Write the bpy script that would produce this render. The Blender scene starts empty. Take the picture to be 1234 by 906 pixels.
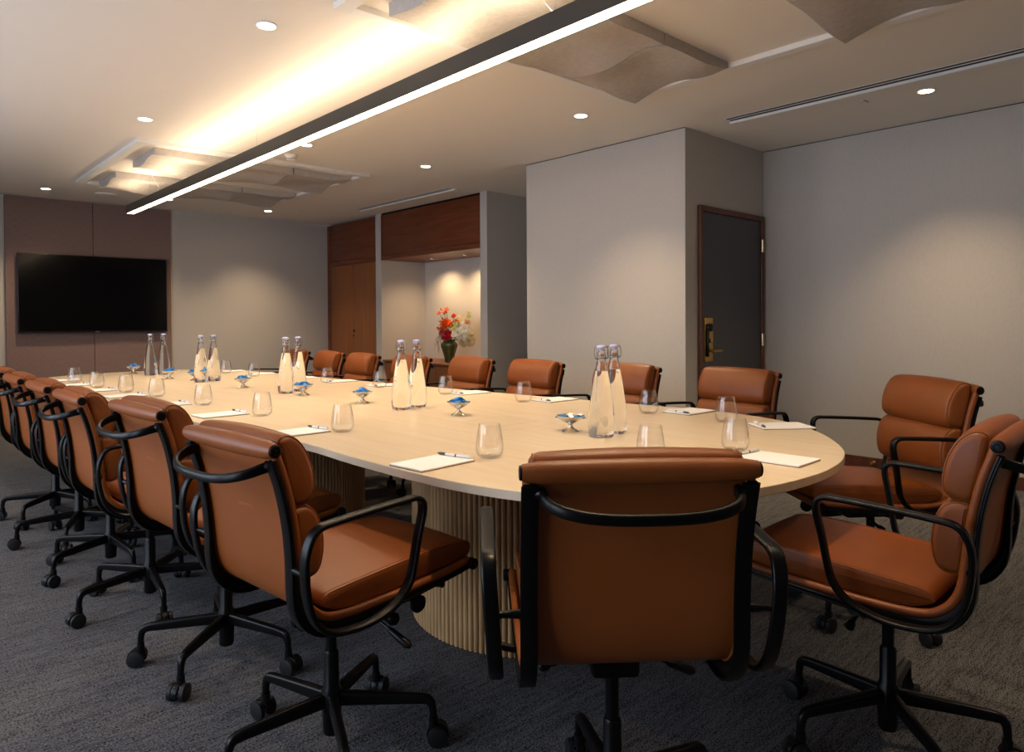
import bpy, bmesh, math, random
from mathutils import Vector, Matrix
random.seed(7)
S = bpy.context.scene
COL = S.collection
PI = math.pi

# ------------------------------------------------------------------ materials
def new_mat(name):
    m = bpy.data.materials.new(name)
    m.use_nodes = True
    nt = m.node_tree
    return m, nt, nt.nodes['Principled BSDF'], nt.nodes, nt.links

def pmat(name, col, rough=0.5, metal=0.0, noise=None, bump=None, spec=None, coat=0.0, sheen=0.0):
    """noise=(scale, amount, stretch vec) varies the colour, bump=(scale, strength, stretch)."""
    m, nt, b, N, L = new_mat(name)
    b.inputs['Base Color'].default_value = (*col, 1)
    b.inputs['Roughness'].default_value = rough
    b.inputs['Metallic'].default_value = metal
    if spec is not None: b.inputs['Specular IOR Level'].default_value = spec
    if coat: b.inputs['Coat Weight'].default_value = coat
    if sheen: b.inputs['Sheen Weight'].default_value = sheen
    tc = N.new('ShaderNodeTexCoord')
    if noise:
        sc, amt, st = noise
        mp = N.new('ShaderNodeMapping'); mp.inputs['Scale'].default_value = st
        L.new(tc.outputs['Object'], mp.inputs['Vector'])
        n = N.new('ShaderNodeTexNoise'); n.inputs['Scale'].default_value = sc; n.inputs['Detail'].default_value = 5
        L.new(mp.outputs['Vector'], n.inputs['Vector'])
        r = N.new('ShaderNodeValToRGB')
        r.color_ramp.elements[0].position = 0.3; r.color_ramp.elements[1].position = 0.7
        r.color_ramp.elements[0].color = (*[c*(1-amt) for c in col], 1)
        r.color_ramp.elements[1].color = (*[min(1, c*(1+amt)) for c in col], 1)
        L.new(n.outputs['Fac'], r.inputs['Fac']); L.new(r.outputs['Color'], b.inputs['Base Color'])
    if bump:
        sc, stg, st = bump
        mp2 = N.new('ShaderNodeMapping'); mp2.inputs['Scale'].default_value = st
        L.new(tc.outputs['Object'], mp2.inputs['Vector'])
        n2 = N.new('ShaderNodeTexNoise'); n2.inputs['Scale'].default_value = sc; n2.inputs['Detail'].default_value = 4
        L.new(mp2.outputs['Vector'], n2.inputs['Vector'])
        bp = N.new('ShaderNodeBump'); bp.inputs['Strength'].default_value = stg; bp.inputs['Distance'].default_value = 0.002
        L.new(n2.outputs['Fac'], bp.inputs['Height']); L.new(bp.outputs['Normal'], b.inputs['Normal'])
    return m

def emat(name, col, strength):
    m = bpy.data.materials.new(name); m.use_nodes = True
    nt = m.node_tree; nt.nodes.clear()
    o = nt.nodes.new('ShaderNodeOutputMaterial'); e = nt.nodes.new('ShaderNodeEmission')
    e.inputs['Color'].default_value = (*col, 1); e.inputs['Strength'].default_value = strength
    nt.links.new(e.outputs[0], o.inputs[0])
    return m

def glassmat(name, ior, col=(1, 1, 1), rough=0.0):
    m, nt, b, N, L = new_mat(name)
    b.inputs['Base Color'].default_value = (*col, 1)
    b.inputs['Roughness'].default_value = rough
    b.inputs['IOR'].default_value = ior
    b.inputs['Transmission Weight'].default_value = 1.0
    return m

def thin_glass(name):
    m = bpy.data.materials.new(name); m.use_nodes = True
    nt = m.node_tree; nt.nodes.clear()
    N, L = nt.nodes, nt.links
    o = N.new('ShaderNodeOutputMaterial'); mx = N.new('ShaderNodeMixShader')
    t = N.new('ShaderNodeBsdfTransparent'); g = N.new('ShaderNodeBsdfGlossy'); f = N.new('ShaderNodeLayerWeight'); f.inputs['Blend'].default_value = 0.5
    g.inputs['Roughness'].default_value = 0.02
    p = N.new('ShaderNodeMath'); p.operation = 'POWER'; p.inputs[1].default_value = 3.0
    q = N.new('ShaderNodeMath'); q.operation = 'MULTIPLY_ADD'; q.inputs[1].default_value = 0.85; q.inputs[2].default_value = 0.045
    L.new(f.outputs['Facing'], p.inputs[0]); L.new(p.outputs[0], q.inputs[0]); L.new(q.outputs[0], mx.inputs[0]); L.new(t.outputs[0], mx.inputs[1]); L.new(g.outputs[0], mx.inputs[2])
    L.new(mx.outputs[0], o.inputs[0])
    return m

def carpet_mat():
    m, nt, b, N, L = new_mat('carpet')
    b.inputs['Roughness'].default_value = 0.95
    b.inputs['Specular IOR Level'].default_value = 0.1
    tc = N.new('ShaderNodeTexCoord')
    def noise(scale, st, detail=4):
        mp = N.new('ShaderNodeMapping'); mp.inputs['Scale'].default_value = st
        L.new(tc.outputs['Object'], mp.inputs['Vector'])
        n = N.new('ShaderNodeTexNoise'); n.inputs['Scale'].default_value = scale; n.inputs['Detail'].default_value = detail
        L.new(mp.outputs['Vector'], n.inputs['Vector']); return n
    a = noise(7, (0.8, 8, 1)); c = noise(190, (0.8, 1.3, 1), 2); d = noise(45, (0.7, 3.2, 1), 3)
    mx = N.new('ShaderNodeMath'); mx.operation = 'MULTIPLY_ADD'; mx.inputs[1].default_value = 0.30
    L.new(a.outputs['Fac'], mx.inputs[0])
    s2 = N.new('ShaderNodeMath'); s2.operation = 'MULTIPLY'; s2.inputs[1].default_value = 0.35
    L.new(d.outputs['Fac'], s2.inputs[0]); L.new(s2.outputs[0], mx.inputs[2])
    s3 = N.new('ShaderNodeMath'); s3.operation = 'MULTIPLY_ADD'; s3.inputs[1].default_value = 1.0
    L.new(c.outputs['Fac'], s3.inputs[0]); L.new(mx.outputs[0], s3.inputs[2])
    r = N.new('ShaderNodeValToRGB')
    r.color_ramp.elements[0].position = 0.66; r.color_ramp.elements[0].color = (0.008, 0.008, 0.009, 1)
    r.color_ramp.elements[1].position = 0.93; r.color_ramp.elements[1].color = (0.150, 0.150, 0.162, 1)
    L.new(s3.outputs[0], r.inputs['Fac']); L.new(r.outputs['Color'], b.inputs['Base Color'])
    bp = N.new('ShaderNodeBump'); bp.inputs['Strength'].default_value = 0.8; bp.inputs['Distance'].default_value = 0.004
    L.new(s3.outputs[0], bp.inputs['Height']); L.new(bp.outputs['Normal'], b.inputs['Normal'])
    return m

def wave_wood(name, c1, c2, scale, stretch, rough=0.4, bands=False):
    m, nt, b, N, L = new_mat(name)
    b.inputs['Roughness'].default_value = rough
    tc = N.new('ShaderNodeTexCoord'); mp = N.new('ShaderNodeMapping'); mp.inputs['Scale'].default_value = stretch
    L.new(tc.outputs['Object'], mp.inputs['Vector'])
    n = N.new('ShaderNodeTexNoise'); n.inputs['Scale'].default_value = scale; n.inputs['Detail'].default_value = 8
    n.inputs['Distortion'].default_value = 0.6
    L.new(mp.outputs['Vector'], n.inputs['Vector'])
    r = N.new('ShaderNodeValToRGB')
    r.color_ramp.elements[0].position = 0.32; r.color_ramp.elements[0].color = (*c1, 1)
    r.color_ramp.elements[1].position = 0.68; r.color_ramp.elements[1].color = (*c2, 1)
    L.new(n.outputs['Fac'], r.inputs['Fac']); L.new(r.outputs['Color'], b.inputs['Base Color'])
    return m

M = {}
M['carpet'] = carpet_mat()
M['ceiling'] = pmat('ceiling_paint', (0.81, 0.755, 0.68), 0.9)
M['wall'] = pmat('wall_fabric', (0.478, 0.45, 0.42), 0.85, noise=(30, 0.03, (2, 2, 1)), bump=(160, 0.12, (3, 3, 1)))
M['white_trim'] = pmat('white_trim', (0.78, 0.76, 0.73), 0.6)
M['panel'] = pmat('plum_wall_fabric', (0.205, 0.135, 0.122), 0.85, noise=(40, 0.22, (10, 10, 0.6)), bump=(120, 0.3, (3, 3, 0.3)))
M['felt'] = pmat('felt', (0.46, 0.42, 0.385), 0.95, noise=(30, 0.08, (1, 1, 1)), bump=(220, 0.25, (1, 1, 1)))
M['mahogany'] = wave_wood('mahogany_veneer', (0.10, 0.022, 0.006), (0.175, 0.043, 0.012), 3.0, (1, 0.6, 9), 0.35)
M['cherry'] = wave_wood('cherry_veneer', (0.19, 0.062, 0.016), (0.27, 0.092, 0.025), 3.0, (8, 8, 0.5), 0.4)
M['dark_wood'] = pmat('dark_wood', (0.11, 0.032, 0.014), 0.4, noise=(8, 0.25, (6, 6, 1)))
M['table'] = wave_wood('pale_maple', (0.71, 0.575, 0.405), (0.775, 0.645, 0.475), 2.5, (9, 0.6, 1), 0.30)
M['table'].node_tree.nodes['Principled BSDF'].inputs['Specular IOR Level'].default_value = 0.16
M['oak'] = wave_wood('oak_dowel', (0.36, 0.215, 0.095), (0.53, 0.335, 0.16), 6.0, (9, 9, 0.8), 0.5)
M['leather'] = pmat('tan_leather', (0.228, 0.060, 0.0105), 0.42, spec=0.38, noise=(5, 0.10, (1, 1, 1)), bump=(260, 0.16, (1, 1, 1)))
M['black'] = pmat('black_powder_coat', (0.003, 0.003, 0.0034), 0.32, spec=0.20)
M['plastic'] = pmat('black_plastic', (0.0035, 0.0035, 0.004), 0.40, spec=0.22)
M['tyre'] = pmat('caster_tread', (0.008, 0.008, 0.009), 0.55, spec=0.3)
M['housing'] = pmat('lamp_housing', (0.022, 0.020, 0.018), 0.5)
M['screen'] = pmat('tv_screen', (0.0015, 0.0015, 0.002), 0.12, spec=0.16)
M['bezel'] = pmat('tv_bezel', (0.010, 0.010, 0.011), 0.35)
M['silver'] = pmat('silver_plate', (0.78, 0.74, 0.68), 0.14, 1.0)
M['steel'] = pmat('steel_wire', (0.55, 0.55, 0.56), 0.25, 1.0)
M['brass'] = pmat('brass', (0.62, 0.38, 0.10), 0.28, 1.0)
M['door'] = pmat('door_paint', (0.056, 0.057, 0.065), 0.45)
M['paper'] = pmat('paper', (0.90, 0.90, 0.91), 0.8)
M['card'] = pmat('backing_card', (0.28, 0.19, 0.12), 0.8)
M['penwhite'] = pmat('pen_white', (0.80, 0.80, 0.83), 0.3)
M['pendark'] = pmat('pen_grip', (0.06, 0.055, 0.05), 0.4)
M['blue'] = pmat('blue_wrapper', (0.01, 0.25, 0.68), 0.28, noise=(60, 0.5, (1, 1, 1)))
M['water'] = glassmat('water_and_glass', 1.34, (0.985, 0.995, 1.0))
M['glass'] = thin_glass('clear_glass')
M['stopper'] = pmat('pale_stopper', (0.50, 0.54, 0.86), 0.25)
M['pane'] = thin_glass('window_pane')
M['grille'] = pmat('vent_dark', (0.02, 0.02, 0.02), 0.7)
M['vase'] = pmat('green_glaze', (0.080, 0.100, 0.030), 0.22, noise=(14, 0.6, (1, 1, 0.2)))
M['stem'] = pmat('stem_green', (0.05, 0.10, 0.02), 0.5)
M['leaf'] = pmat('leaf_green', (0.06, 0.13, 0.03), 0.45)
M['twig'] = pmat('twig_brown', (0.09, 0.05, 0.03), 0.7)
def petal(n, c):
    m = M[n] = pmat(n, c, 0.55, noise=(25, 0.2, (1, 1, 1))); nt = m.node_tree; N, L = nt.nodes, nt.links
    t = N.new('ShaderNodeBsdfTranslucent'); t.inputs['Color'].default_value = (*c, 1); mx = N.new('ShaderNodeMixShader'); mx.inputs[0].default_value = 0.4
    L.new(N['Principled BSDF'].outputs[0], mx.inputs[1]); L.new(t.outputs[0], mx.inputs[2]); L.new(mx.outputs[0], N['Material Output'].inputs['Surface'])
petal('orange_petal', (0.80, 0.13, 0.012)); petal('coral_petal', (0.80, 0.19, 0.09)); petal('peach_petal', (0.80, 0.50, 0.30)); petal('red_petal', (0.50, 0.012, 0.03))
petal('white_petal', (0.86, 0.83, 0.74)); petal('cream_petal', (0.80, 0.68, 0.42)); petal('pink_petal', (0.55, 0.18, 0.20)); petal('lime_petal', (0.55, 0.58, 0.16))
WARM = (1.0, 0.72, 0.43)
M['lamp'] = emat('lamp_diffuser', (1.0, 0.78, 0.52), 8.0)
M['nlens'] = emat('niche_lens', (1.0, 0.78, 0.52), 0.5)
M['down'] = emat('downlight_lens', (1.0, 0.78, 0.52), 14.0)

# ------------------------------------------------------------------ geometry helpers
class MB:
    def __init__(self): self.v = []; self.f = []
    def add(self, v, f):
        o = len(self.v); self.v += [tuple(p) for p in v]; self.f += [tuple(i+o for i in q) for q in f]; return self
    def build(self, name, mat, parent=None, smooth=35):
        me = bpy.data.meshes.new(name); me.from_pydata(self.v, [], self.f)
        bm = bmesh.new(); bm.from_mesh(me); bmesh.ops.recalc_face_normals(bm, faces=bm.faces); bm.to_mesh(me); bm.free()
        return link(name, me, mat, parent, smooth)

def link(name, me, mat, parent=None, smooth=35):
    me.materials.append(mat)
    if smooth:
        me.polygons.foreach_set('use_smooth', [True]*len(me.polygons))
        me.set_sharp_from_angle(angle=math.radians(smooth))
    o = bpy.data.objects.new(name, me); COL.objects.link(o)
    if parent is not None: o.parent = parent
    return o

def empty(name, loc=(0, 0, 0), rz=0):
    o = bpy.data.objects.new(name, None); COL.objects.link(o)
    o.location = loc; o.rotation_euler = (0, 0, rz); o.empty_display_size = 0.1
    return o
def tag(o, label=None, cat=None, group=None, kind=None):
    if label: o['label'] = label
    if cat: o['category'] = cat
    if group: o['group'] = group
    if kind: o['kind'] = kind
    return o

def box(mb, x0, x1, y0, y1, z0, z1, bev=0.0, seg=2):
    bm = bmesh.new(); bmesh.ops.create_cube(bm, size=1)
    for v in bm.verts:
        v.co = Vector(((x0+x1)/2 + v.co.x*(x1-x0), (y0+y1)/2 + v.co.y*(y1-y0), (z0+z1)/2 + v.co.z*(z1-z0)))
    if bev: bmesh.ops.bevel(bm, geom=bm.edges[:], offset=bev, segments=seg, profile=0.5, affect='EDGES')
    bm.verts.index_update()
    mb.add([v.co[:] for v in bm.verts], [[v.index for v in f.verts] for f in bm.faces]); bm.free(); return mb

def lathe(mb, prof, seg=32, cx=0, cy=0, cz=0, cap=True):
    """prof: list of (r, z); ends with r>0 are capped when cap."""
    vs, fs = [], []
    n = len(prof)
    for r, z in prof:
        for k in range(seg):
            a = 2*PI*k/seg; vs.append((cx+max(r, 1e-5)*math.cos(a), cy+max(r, 1e-5)*math.sin(a), cz+z))
    for i in range(n-1):
        for k in range(seg):
            k2 = (k+1) % seg; fs.append((i*seg+k, i*seg+k2, (i+1)*seg+k2, (i+1)*seg+k))
    if cap:
        fs.append(tuple(range(seg))[::-1]); fs.append(tuple((n-1)*seg+k for k in range(seg)))
    return mb.add(vs, fs)

def catmull(pts, n=6, closed=False):
    out = []; m = len(pts); P = [Vector(p) for p in pts]
    for i in range(m if closed else m-1):
        if closed: a, b, c, d = P[(i-1) % m], P[i], P[(i+1) % m], P[(i+2) % m]
        else: a, b, c, d = P[max(i-1, 0)], P[i], P[i+1], P[min(i+2, m-1)]
        for k in range(n):
            t = k/n
            out.append(0.5*((2*b)+(c-a)*t+(2*a-5*b+4*c-d)*t*t+(3*b-a-3*c+d)*t**3))
    if not closed: out.append(P[-1].copy())
    return out

def tube(mb, path, r, seg=8, closed=False, cap=True):
    """round tube along path, r a number or list (parallel transport)."""
    P = [Vector(p) for p in path]; n = len(P)
    R = r if isinstance(r, (list, tuple)) else [r]*n
    T = []
    for i in range(n):
        a = P[(i-1) % n] if (closed or i > 0) else P[i]; b = P[(i+1) % n] if (closed or i < n-1) else P[i]
        t = b-a; T.append(t.normalized() if t.length > 1e-9 else Vector((0, 0, 1)))
    ref = Vector((0, 0, 1)) if abs(T[0].z) < 0.9 else Vector((1, 0, 0))
    nrm = (ref - T[0]*ref.dot(T[0])).normalized()
    vs, fs = [], []
    for i in range(n):
        nrm = (nrm - T[i]*nrm.dot(T[i])).normalized(); bi = T[i].cross(nrm)
        for k in range(seg):
            a = 2*PI*k/seg; vs.append(P[i] + (nrm*math.cos(a) + bi*math.sin(a))*R[i])
    for i in range(n if closed else n-1):
        j = (i+1) % n
        for k in range(seg):
            k2 = (k+1) % seg; fs.append((i*seg+k, i*seg+k2, j*seg+k2, j*seg+k))
    if cap and not closed:
        fs.append(tuple(range(seg))[::-1]); fs.append(tuple((n-1)*seg+k for k in range(seg)))
    return mb.add(vs, fs)

def rrect(w, h, r, n=3):
    r = min(r, w/2-1e-4, h/2-1e-4); out = []
    for cx, cy, a0 in ((w/2-r, h/2-r, 0), (-w/2+r, h/2-r, 90), (-w/2+r, -h/2+r, 180), (w/2-r, -h/2+r, 270)):
        for k in range(n+1):
            a = math.radians(a0+90*k/n); out.append((cx+r*math.cos(a), cy+r*math.sin(a)))
    return out

def sweep(mb, path, sect, B, closed=False, cap=True):
    """planar sweep; B = plane normal; sect = list of (b, n) points or function(i/n) -> list."""
    P = [Vector(p) for p in path]; n = len(P); B = Vector(B).normalized(); vs, fs = [], []; m = None
    for i in range(n):
        a = P[(i-1) % n] if (closed or i > 0) else P[i]; b = P[(i+1) % n] if (closed or i < n-1) else P[i]
        T = (b-a).normalized(); Nn = B.cross(T).normalized()
        sc = sect(i/(n-1)) if callable(sect) else sect
        m = len(sc)
        for u, v in sc: vs.append(P[i]+B*u+Nn*v)
    for i in range(n if closed else n-1):
        j = (i+1) % n
        for k in range(m):
            k2 = (k+1) % m; fs.append((i*m+k, i*m+k2, j*m+k2, j*m+k))
    if cap and not closed:
        fs.append(tuple(range(m))[::-1]); fs.append(tuple((n-1)*m+k for k in range(m)))
    return mb.add(vs, fs)

def pad(mb, sec, hw, r=0.02, crown=0.006, n=5, piping=0.0022):
    """cushion: closed (y,z) section lofted across x, edges rounded, slight crown, piped seams at both ends."""
    sec = [Vector((p[0], p[1])) for p in catmull([(a, b, 0) for a, b in sec], 4, True)]
    m = len(sec); area = sum(sec[i].x*sec[(i+1) % m].y-sec[(i+1) % m].x*sec[i].y for i in range(m))
    if area < 0: sec = sec[::-1]
    nr = []
    for i in range(m):
        t = (sec[(i+1) % m]-sec[i-1]).normalized(); nr.append(Vector((t.y, -t.x)))
    xs = []
    for k in range(n+1):
        t = PI/2*k/n; xs.append((-hw+r-r*math.cos(t), r*(1-math.sin(t))*0.7))
    inner = 7
    for k in range(1, inner): xs.append((-hw+r+(2*hw-2*r)*k/inner, 0.0))
    xs += [(-x, i) for x, i in xs[:n+1][::-1]]
    vs, fs = [], []
    for x, ins in xs:
        cr = crown*(1-(x/hw)**2)
        for i in range(m):
            q = sec[i]+nr[i]*(cr-ins); vs.append((x, q.x, q.y))
    k = len(xs)
    for a in range(k-1):
        for i in range(m):
            j = (i+1) % m; fs.append((a*m+i, a*m+j, (a+1)*m+j, (a+1)*m+i))
    fs.append(tuple(range(m))[::-1]); fs.append(tuple((k-1)*m+i for i in range(m)))
    mb.add(vs, fs)
    if piping:
        for sx in (-1, 1):
            for xx, ins in ((hw-r*0.35, r*0.12), (hw-r*1.35, -0.0006)):
                tube(mb, [(sx*xx, (sec[i]-nr[i]*ins).x, (sec[i]-nr[i]*ins).y) for i in range(m)], piping if ins > 0 else piping*0.5, 5, True)
    return mb

def children(o): return [c for c in bpy.data.objects if c.parent == o]
def copy_tree(o, parent=None):
    c = o.copy(); COL.objects.link(c)
    if parent is not None: c.parent = parent
    for ch in children(o): copy_tree(ch, c)
    return c

# ------------------------------------------------------------------ setting
CZ = 2.682                       # ceiling height
XR, XC, XP = 5.886, 4.665, 5.244 # right wall, pier face, cabinet face
YD, YQ, YN, YE = 3.094, 4.862, 6.124, 9.90
XL, YB = -1.70, -2.60

def struct(mb, name, mat, parent=None, smooth=0):
    o = mb.build(name, mat, parent, smooth)
    if parent is None: o['kind'] = 'structure'
    return o
struct(box(MB(), XL-0.2, 7.2, YB-0.2, YE+0.2, -0.1, 0), 'floor', M['carpet'])
struct(box(MB(), XL-0.2, 7.2, YB-0.2, YE+0.2, CZ, CZ+0.12), 'ceiling', M['ceiling'])
struct(box(MB(), XL-0.2, 7.2, YE, YE+0.15, 0, CZ), 'wall_end', M['wall'])
struct(box(MB(), XL-0.2, 7.2, YB-0.15, YB, 0, CZ), 'wall_back', M['wall'])
struct(box(MB(), XR, XR+0.15, YB, YD, 0, CZ), 'wall_right', M['wall'])
struct(box(MB(), XC, 7.2, YD, YQ, 0, CZ), 'wall_pier', M['wall'])
struct(box(MB(), 7.05, 7.2, YQ, YN, 0, CZ), 'wall_recess', M['wall'])
# fitted cabinet wall: jambs, fascia strip, niche
mb = MB(); box(mb, XP, 7.05, YN, 6.244, 0, CZ)
struct(mb, 'wall_niche_right', M['wall'])
mb = MB(); box(mb, XP, 5.98, 8.371, 8.512, 0, CZ)
struct(mb, 'wall_niche_left', M['wall'])
struct(box(MB(), 5.979, 6.1, 6.244, 8.371, 0, CZ), 'wall_niche_back', pmat('niche_paint', (0.62, 0.58, 0.52), 0.85))
# left wall with windows
W = [(1.0, 2.5), (3.0, 4.5), (5.0, 6.5)]
WZ0, WZ1 = 0.35, 2.35
mb = MB(); ys = [YB]
for a, b in W: ys += [a, b]
ys.append(YE)
for i in range(0, len(ys), 2): box(mb, XL-0.2, XL, ys[i], ys[i+1], 0, CZ)
for a, b in W:
    box(mb, XL-0.2, XL, a, b, 0, WZ0); box(mb, XL-0.2, XL, a, b, WZ1, CZ)
struct(mb, 'wall_left', M['wall'])
for i, (a, b) in enumerate(W):
    mb = MB(); f = 0.05
    box(mb, XL-0.13, XL-0.07, a, a+f, WZ0, WZ1); box(mb, XL-0.13, XL-0.07, b-f, b, WZ0, WZ1)
    box(mb, XL-0.13, XL-0.07, a+f, b-f, WZ0, WZ0+f); box(mb, XL-0.13, XL-0.07, a+f, b-f, WZ1-f, WZ1)
    box(mb, XL-0.125, XL-0.075, (a+b)/2-0.02, (a+b)/2+0.02, WZ0+f, WZ1-f)
    w = struct(mb, 'window_%d' % (i+1), M['white_trim'])
    box(MB(), XL-0.103, XL-0.097, a+f, b-f, WZ0+f, WZ1-f).build('pane', M['pane'], w, 0)
# skirting
mb = MB(); box(mb, XR-0.016, XR, YB, YD-0.02, 0, 0.092, 0.003); struct(mb, 'baseboard_right', M['dark_wood'])
mb = MB(); box(mb, XC-0.016, XC, YD, YQ, 0, 0.092, 0.003); struct(mb, 'baseboard_pier', M['dark_wood'])
mb = MB(); box(mb, 2.97, XP-0.02, YE-0.016, YE, 0, 0.092, 0.003); struct(mb, 'baseboard_end', M['dark_wood'])
# dark strips colour in the shade of the gap where ceiling meets walls
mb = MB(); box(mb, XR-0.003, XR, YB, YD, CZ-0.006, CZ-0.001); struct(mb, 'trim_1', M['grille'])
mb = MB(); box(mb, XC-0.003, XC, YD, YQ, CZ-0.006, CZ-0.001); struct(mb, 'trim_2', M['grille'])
# plum fabric feature panels behind the screen (two, with a seam)
for i, (a, b) in enumerate(((1.178, 2.066), (2.071, 2.962))):
    struct(box(MB(), a, b, YE-0.035, YE, 0, CZ-0.012, 0.003), 'trim_%d' % (3+i), M['panel'])

# door in the pier side
d = struct(box(box(box(MB(), 4.832, 4.874, YD-0.03, YD, 0, 2.10, 0.004), 5.802, 5.846, YD-0.03, YD, 0, 2.10, 0.004), 4.874, 5.802, YD-0.03, YD, 2.055, 2.10, 0.004), 'door_1', M['dark_wood'])
box(MB(), 4.876, 5.80, YD-0.018, YD, 0.008, 2.052, 0.002).build('door_leaf', M['door'], d, 0)
mb = MB(); box(mb, 4.895, 5.02, YD-0.025, YD-0.018, 0.86, 1.21, 0.003)
hp = mb.build('lock_plate', M['brass'], d)
mb = MB(); box(mb, 4.915, 4.985, YD-0.050, YD-0.024, 1.10, 1.165, 0.012); box(mb, 4.912, 4.935, YD-0.045, YD-0.024, 0.90, 1.12, 0.006)
mb.build('thumb_latch', M['black'], hp)
mb = MB(); lathe(mb, [(0.016, 0), (0.019, 0.004), (0.019, 0.02), (0.012, 0.024)], 16)
o = mb.build('key_cylinder', M['brass'], hp); o.location = (4.965, YD-0.025, 1.03); o.rotation_euler = (PI/2, 0, 0)
mb = MB(); tube(mb, [(4.955, YD-0.02, 0.945), (4.955, YD-0.065, 0.945)], 0.011, 10); tube(mb, catmull([(4.95, YD-0.065, 0.945), (5.0, YD-0.067, 0.946), (5.09, YD-0.062, 0.944)], 4), [0.011]*4+[0.010]*4+[0.008], 10)
mb.build('door_handle', M['brass'], d)
for z in (1.84, 1.017, 0.22):
    mb = MB(); tube(mb, [(5.80, YD-0.036, z-0.053), (5.80, YD-0.036, z+0.053)], 0.008, 10); box(mb, 5.80, 5.84, YD-0.034, YD-0.030, z-0.053, z+0.053)
    for k in (-0.02, 0.02): tube(mb, [(5.80, YD-0.036, z+k-0.001), (5.80, YD-0.036, z+k+0.001)], 0.0088, 10)
    mb.build('hinge', pmat('hinge_brass', (0.72, 0.60, 0.38), 0.3, 1.0), d)
mb = MB(); lathe(mb, [(0.017, 0), (0.017, 0.006), (0.009, 0.010), (0.008, 0.03), (0.013, 0.034), (0.013, 0.046), (0.009, 0.05)], 16)
o = mb.build('door_stop', M['brass']); o.location = (XR-0.016, 2.154, 0.055); o.rotation_euler = (0, -PI/2, 0)
tag(o, 'small round brass door stop on the dark skirting of the right wall', 'door stop')

# ------------------------------------------------------------------ fitted cabinets
cup = empty('cupboard', (XP, 9.18, 0)); tag(cup, 'full height cherry wood cupboard in the corner beside the grey wall', 'cupboard')
def part(mb, name, mat, root, smooth=35):
    o = mb.build(name, mat, root, smooth); o.matrix_parent_inverse = Matrix.Translation(-Vector(root.location)); return o
mb = MB(); box(mb, XP+0.02, XP+0.55, 8.518, YE-0.004, 0.0, CZ-0.03); box(mb, XP-0.004, XP+0.02, 9.80, YE-0.001, 0.0, CZ-0.03, 0.002); part(mb, 'carcass', M['mahogany'], cup, 0)
mb = MB(); box(mb, XP, XP+0.02, 8.514, 9.798, 2.10, CZ-0.03, 0.002); box(mb, XP-0.006, XP+0.012, 8.514, 9.798, 2.034, 2.097, 0.004); part(mb, 'top_panel', M['mahogany'], cup)
for a, b in ((8.516, 9.155), (9.159, 9.797)):
    o = part(box(MB(), XP, XP+0.02, a, b, 0.09, 2.030, 0.002), 'door', M['cherry'], cup)
mb = MB(); lathe(mb, [(0.016, 0), (0.016, 0.004), (0.010, 0.006), (0.012, 0.016), (0.004, 0.02)], 14)
o = mb.build('lock', M['black'], cup); o.location = (-0.001, -0.075, 1.06); o.rotation_euler = (0, -PI/2, 0)
mb = MB(); box(mb, -0.012, 0, -0.09, 0.03, 0.985, 0.992, 0.002); mb.build('pull', M['black'], cup)

struct(box(MB(), XP+0.012, XP+0.05, 6.245, 8.370, CZ-0.03, CZ), 'trim_5', M['black'])
bk = empty('overhead_cabinet', (XP, 7.3, 2.04)); tag(bk, 'dark mahogany overhead panel box above the flower niche', 'cabinet')
mb = MB(); box(mb, XP, XP+0.022, 6.246, 8.369, 2.105, CZ-0.028, 0.003); box(mb, XP-0.006, XP+0.02, 6.246, 8.369, 2.040, 2.102, 0.004); box(mb, XP-0.004, XP+0.02, 8.335, 8.369, 2.105, CZ-0.028, 0.002)
part(mb, 'front_panel', M['mahogany'], bk)
part(box(MB(), XP+0.022, 5.978, 6.246, 8.369, 2.040, 2.060), 'soffit', M['cherry'], bk, 0)
part(box(MB(), XP+0.022, 5.978, 6.246, 8.369, 2.062, CZ-0.028), 'carcass', M['mahogany'], bk, 0)
for y in (7.75, 7.05):
    mb = MB(); lathe(mb, [(0.045, 0), (0.045, -0.006), (0.034, -0.008), (0.032, 0.0)], 24)
    o = mb.build('spotlight', M['steel'], None); o.location = (5.66, y, 2.040)
    tag(o, 'small recessed spotlight in the niche soffit, ' + ('on the cupboard side' if y > 7.3 else 'on the corridor side above the flowers'), 'spotlight', 'niche spotlights')
    mb = MB(); lathe(mb, [(0.031, -0.004), (0.0, -0.004)], 20, cap=False); mb.build('lens', M['nlens'], o, 0)
cr = empty('credenza', (XP, 7.3, 0)); tag(cr, 'low cherry wood credenza built into the niche under the flowers', 'cabinet')
part(box(MB(), XP+0.01, 5.978, 6.246, 8.369, 0.64, 0.665, 0.004), 'top', M['cherry'], cr)
part(box(MB(), XP+0.05, 5.978, 6.248, 8.367, 0.0, 0.64), 'carcass', M['mahogany'], cr, 0)
for k in range(4):
    y0 = 6.252+k*0.529; part(box(MB(), XP+0.03, XP+0.05, y0, y0+0.523, 0.09, 0.622, 0.003), 'door', M['cherry'], cr)

# ------------------------------------------------------------------ television
tv = empty('television', (2.088, 9.80, 1.08)); tag(tv, 'large black flat screen television on the plum fabric wall', 'television')
mb = MB(); box(mb, -0.805, 0.805, 0, 0.045, 0, 0.935, 0.006); o = mb.build('bezel', M['bezel'], tv)
box(MB(), -0.795, 0.795, -0.003, 0.001, 0.022, 0.925).build('screen', M['screen'], tv, 0)
mb = MB(); box(mb, -0.30, 0.30, 0.045, 0.066, 0.25, 0.65, 0.004); mb.build('wall_bracket', M['bezel'], tv)
# maker's plate: small light rectangle of letters under the screen
mb = MB()
for k in range(7):
    x = -0.024+k*0.0072; box(mb, x, x+0.0052, -0.0045, -0.001, 0.006, 0.014)
mb.build('logo', pmat('logo_silver', (0.6, 0.6, 0.6), 0.3, 1.0), tv, 0)

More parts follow.
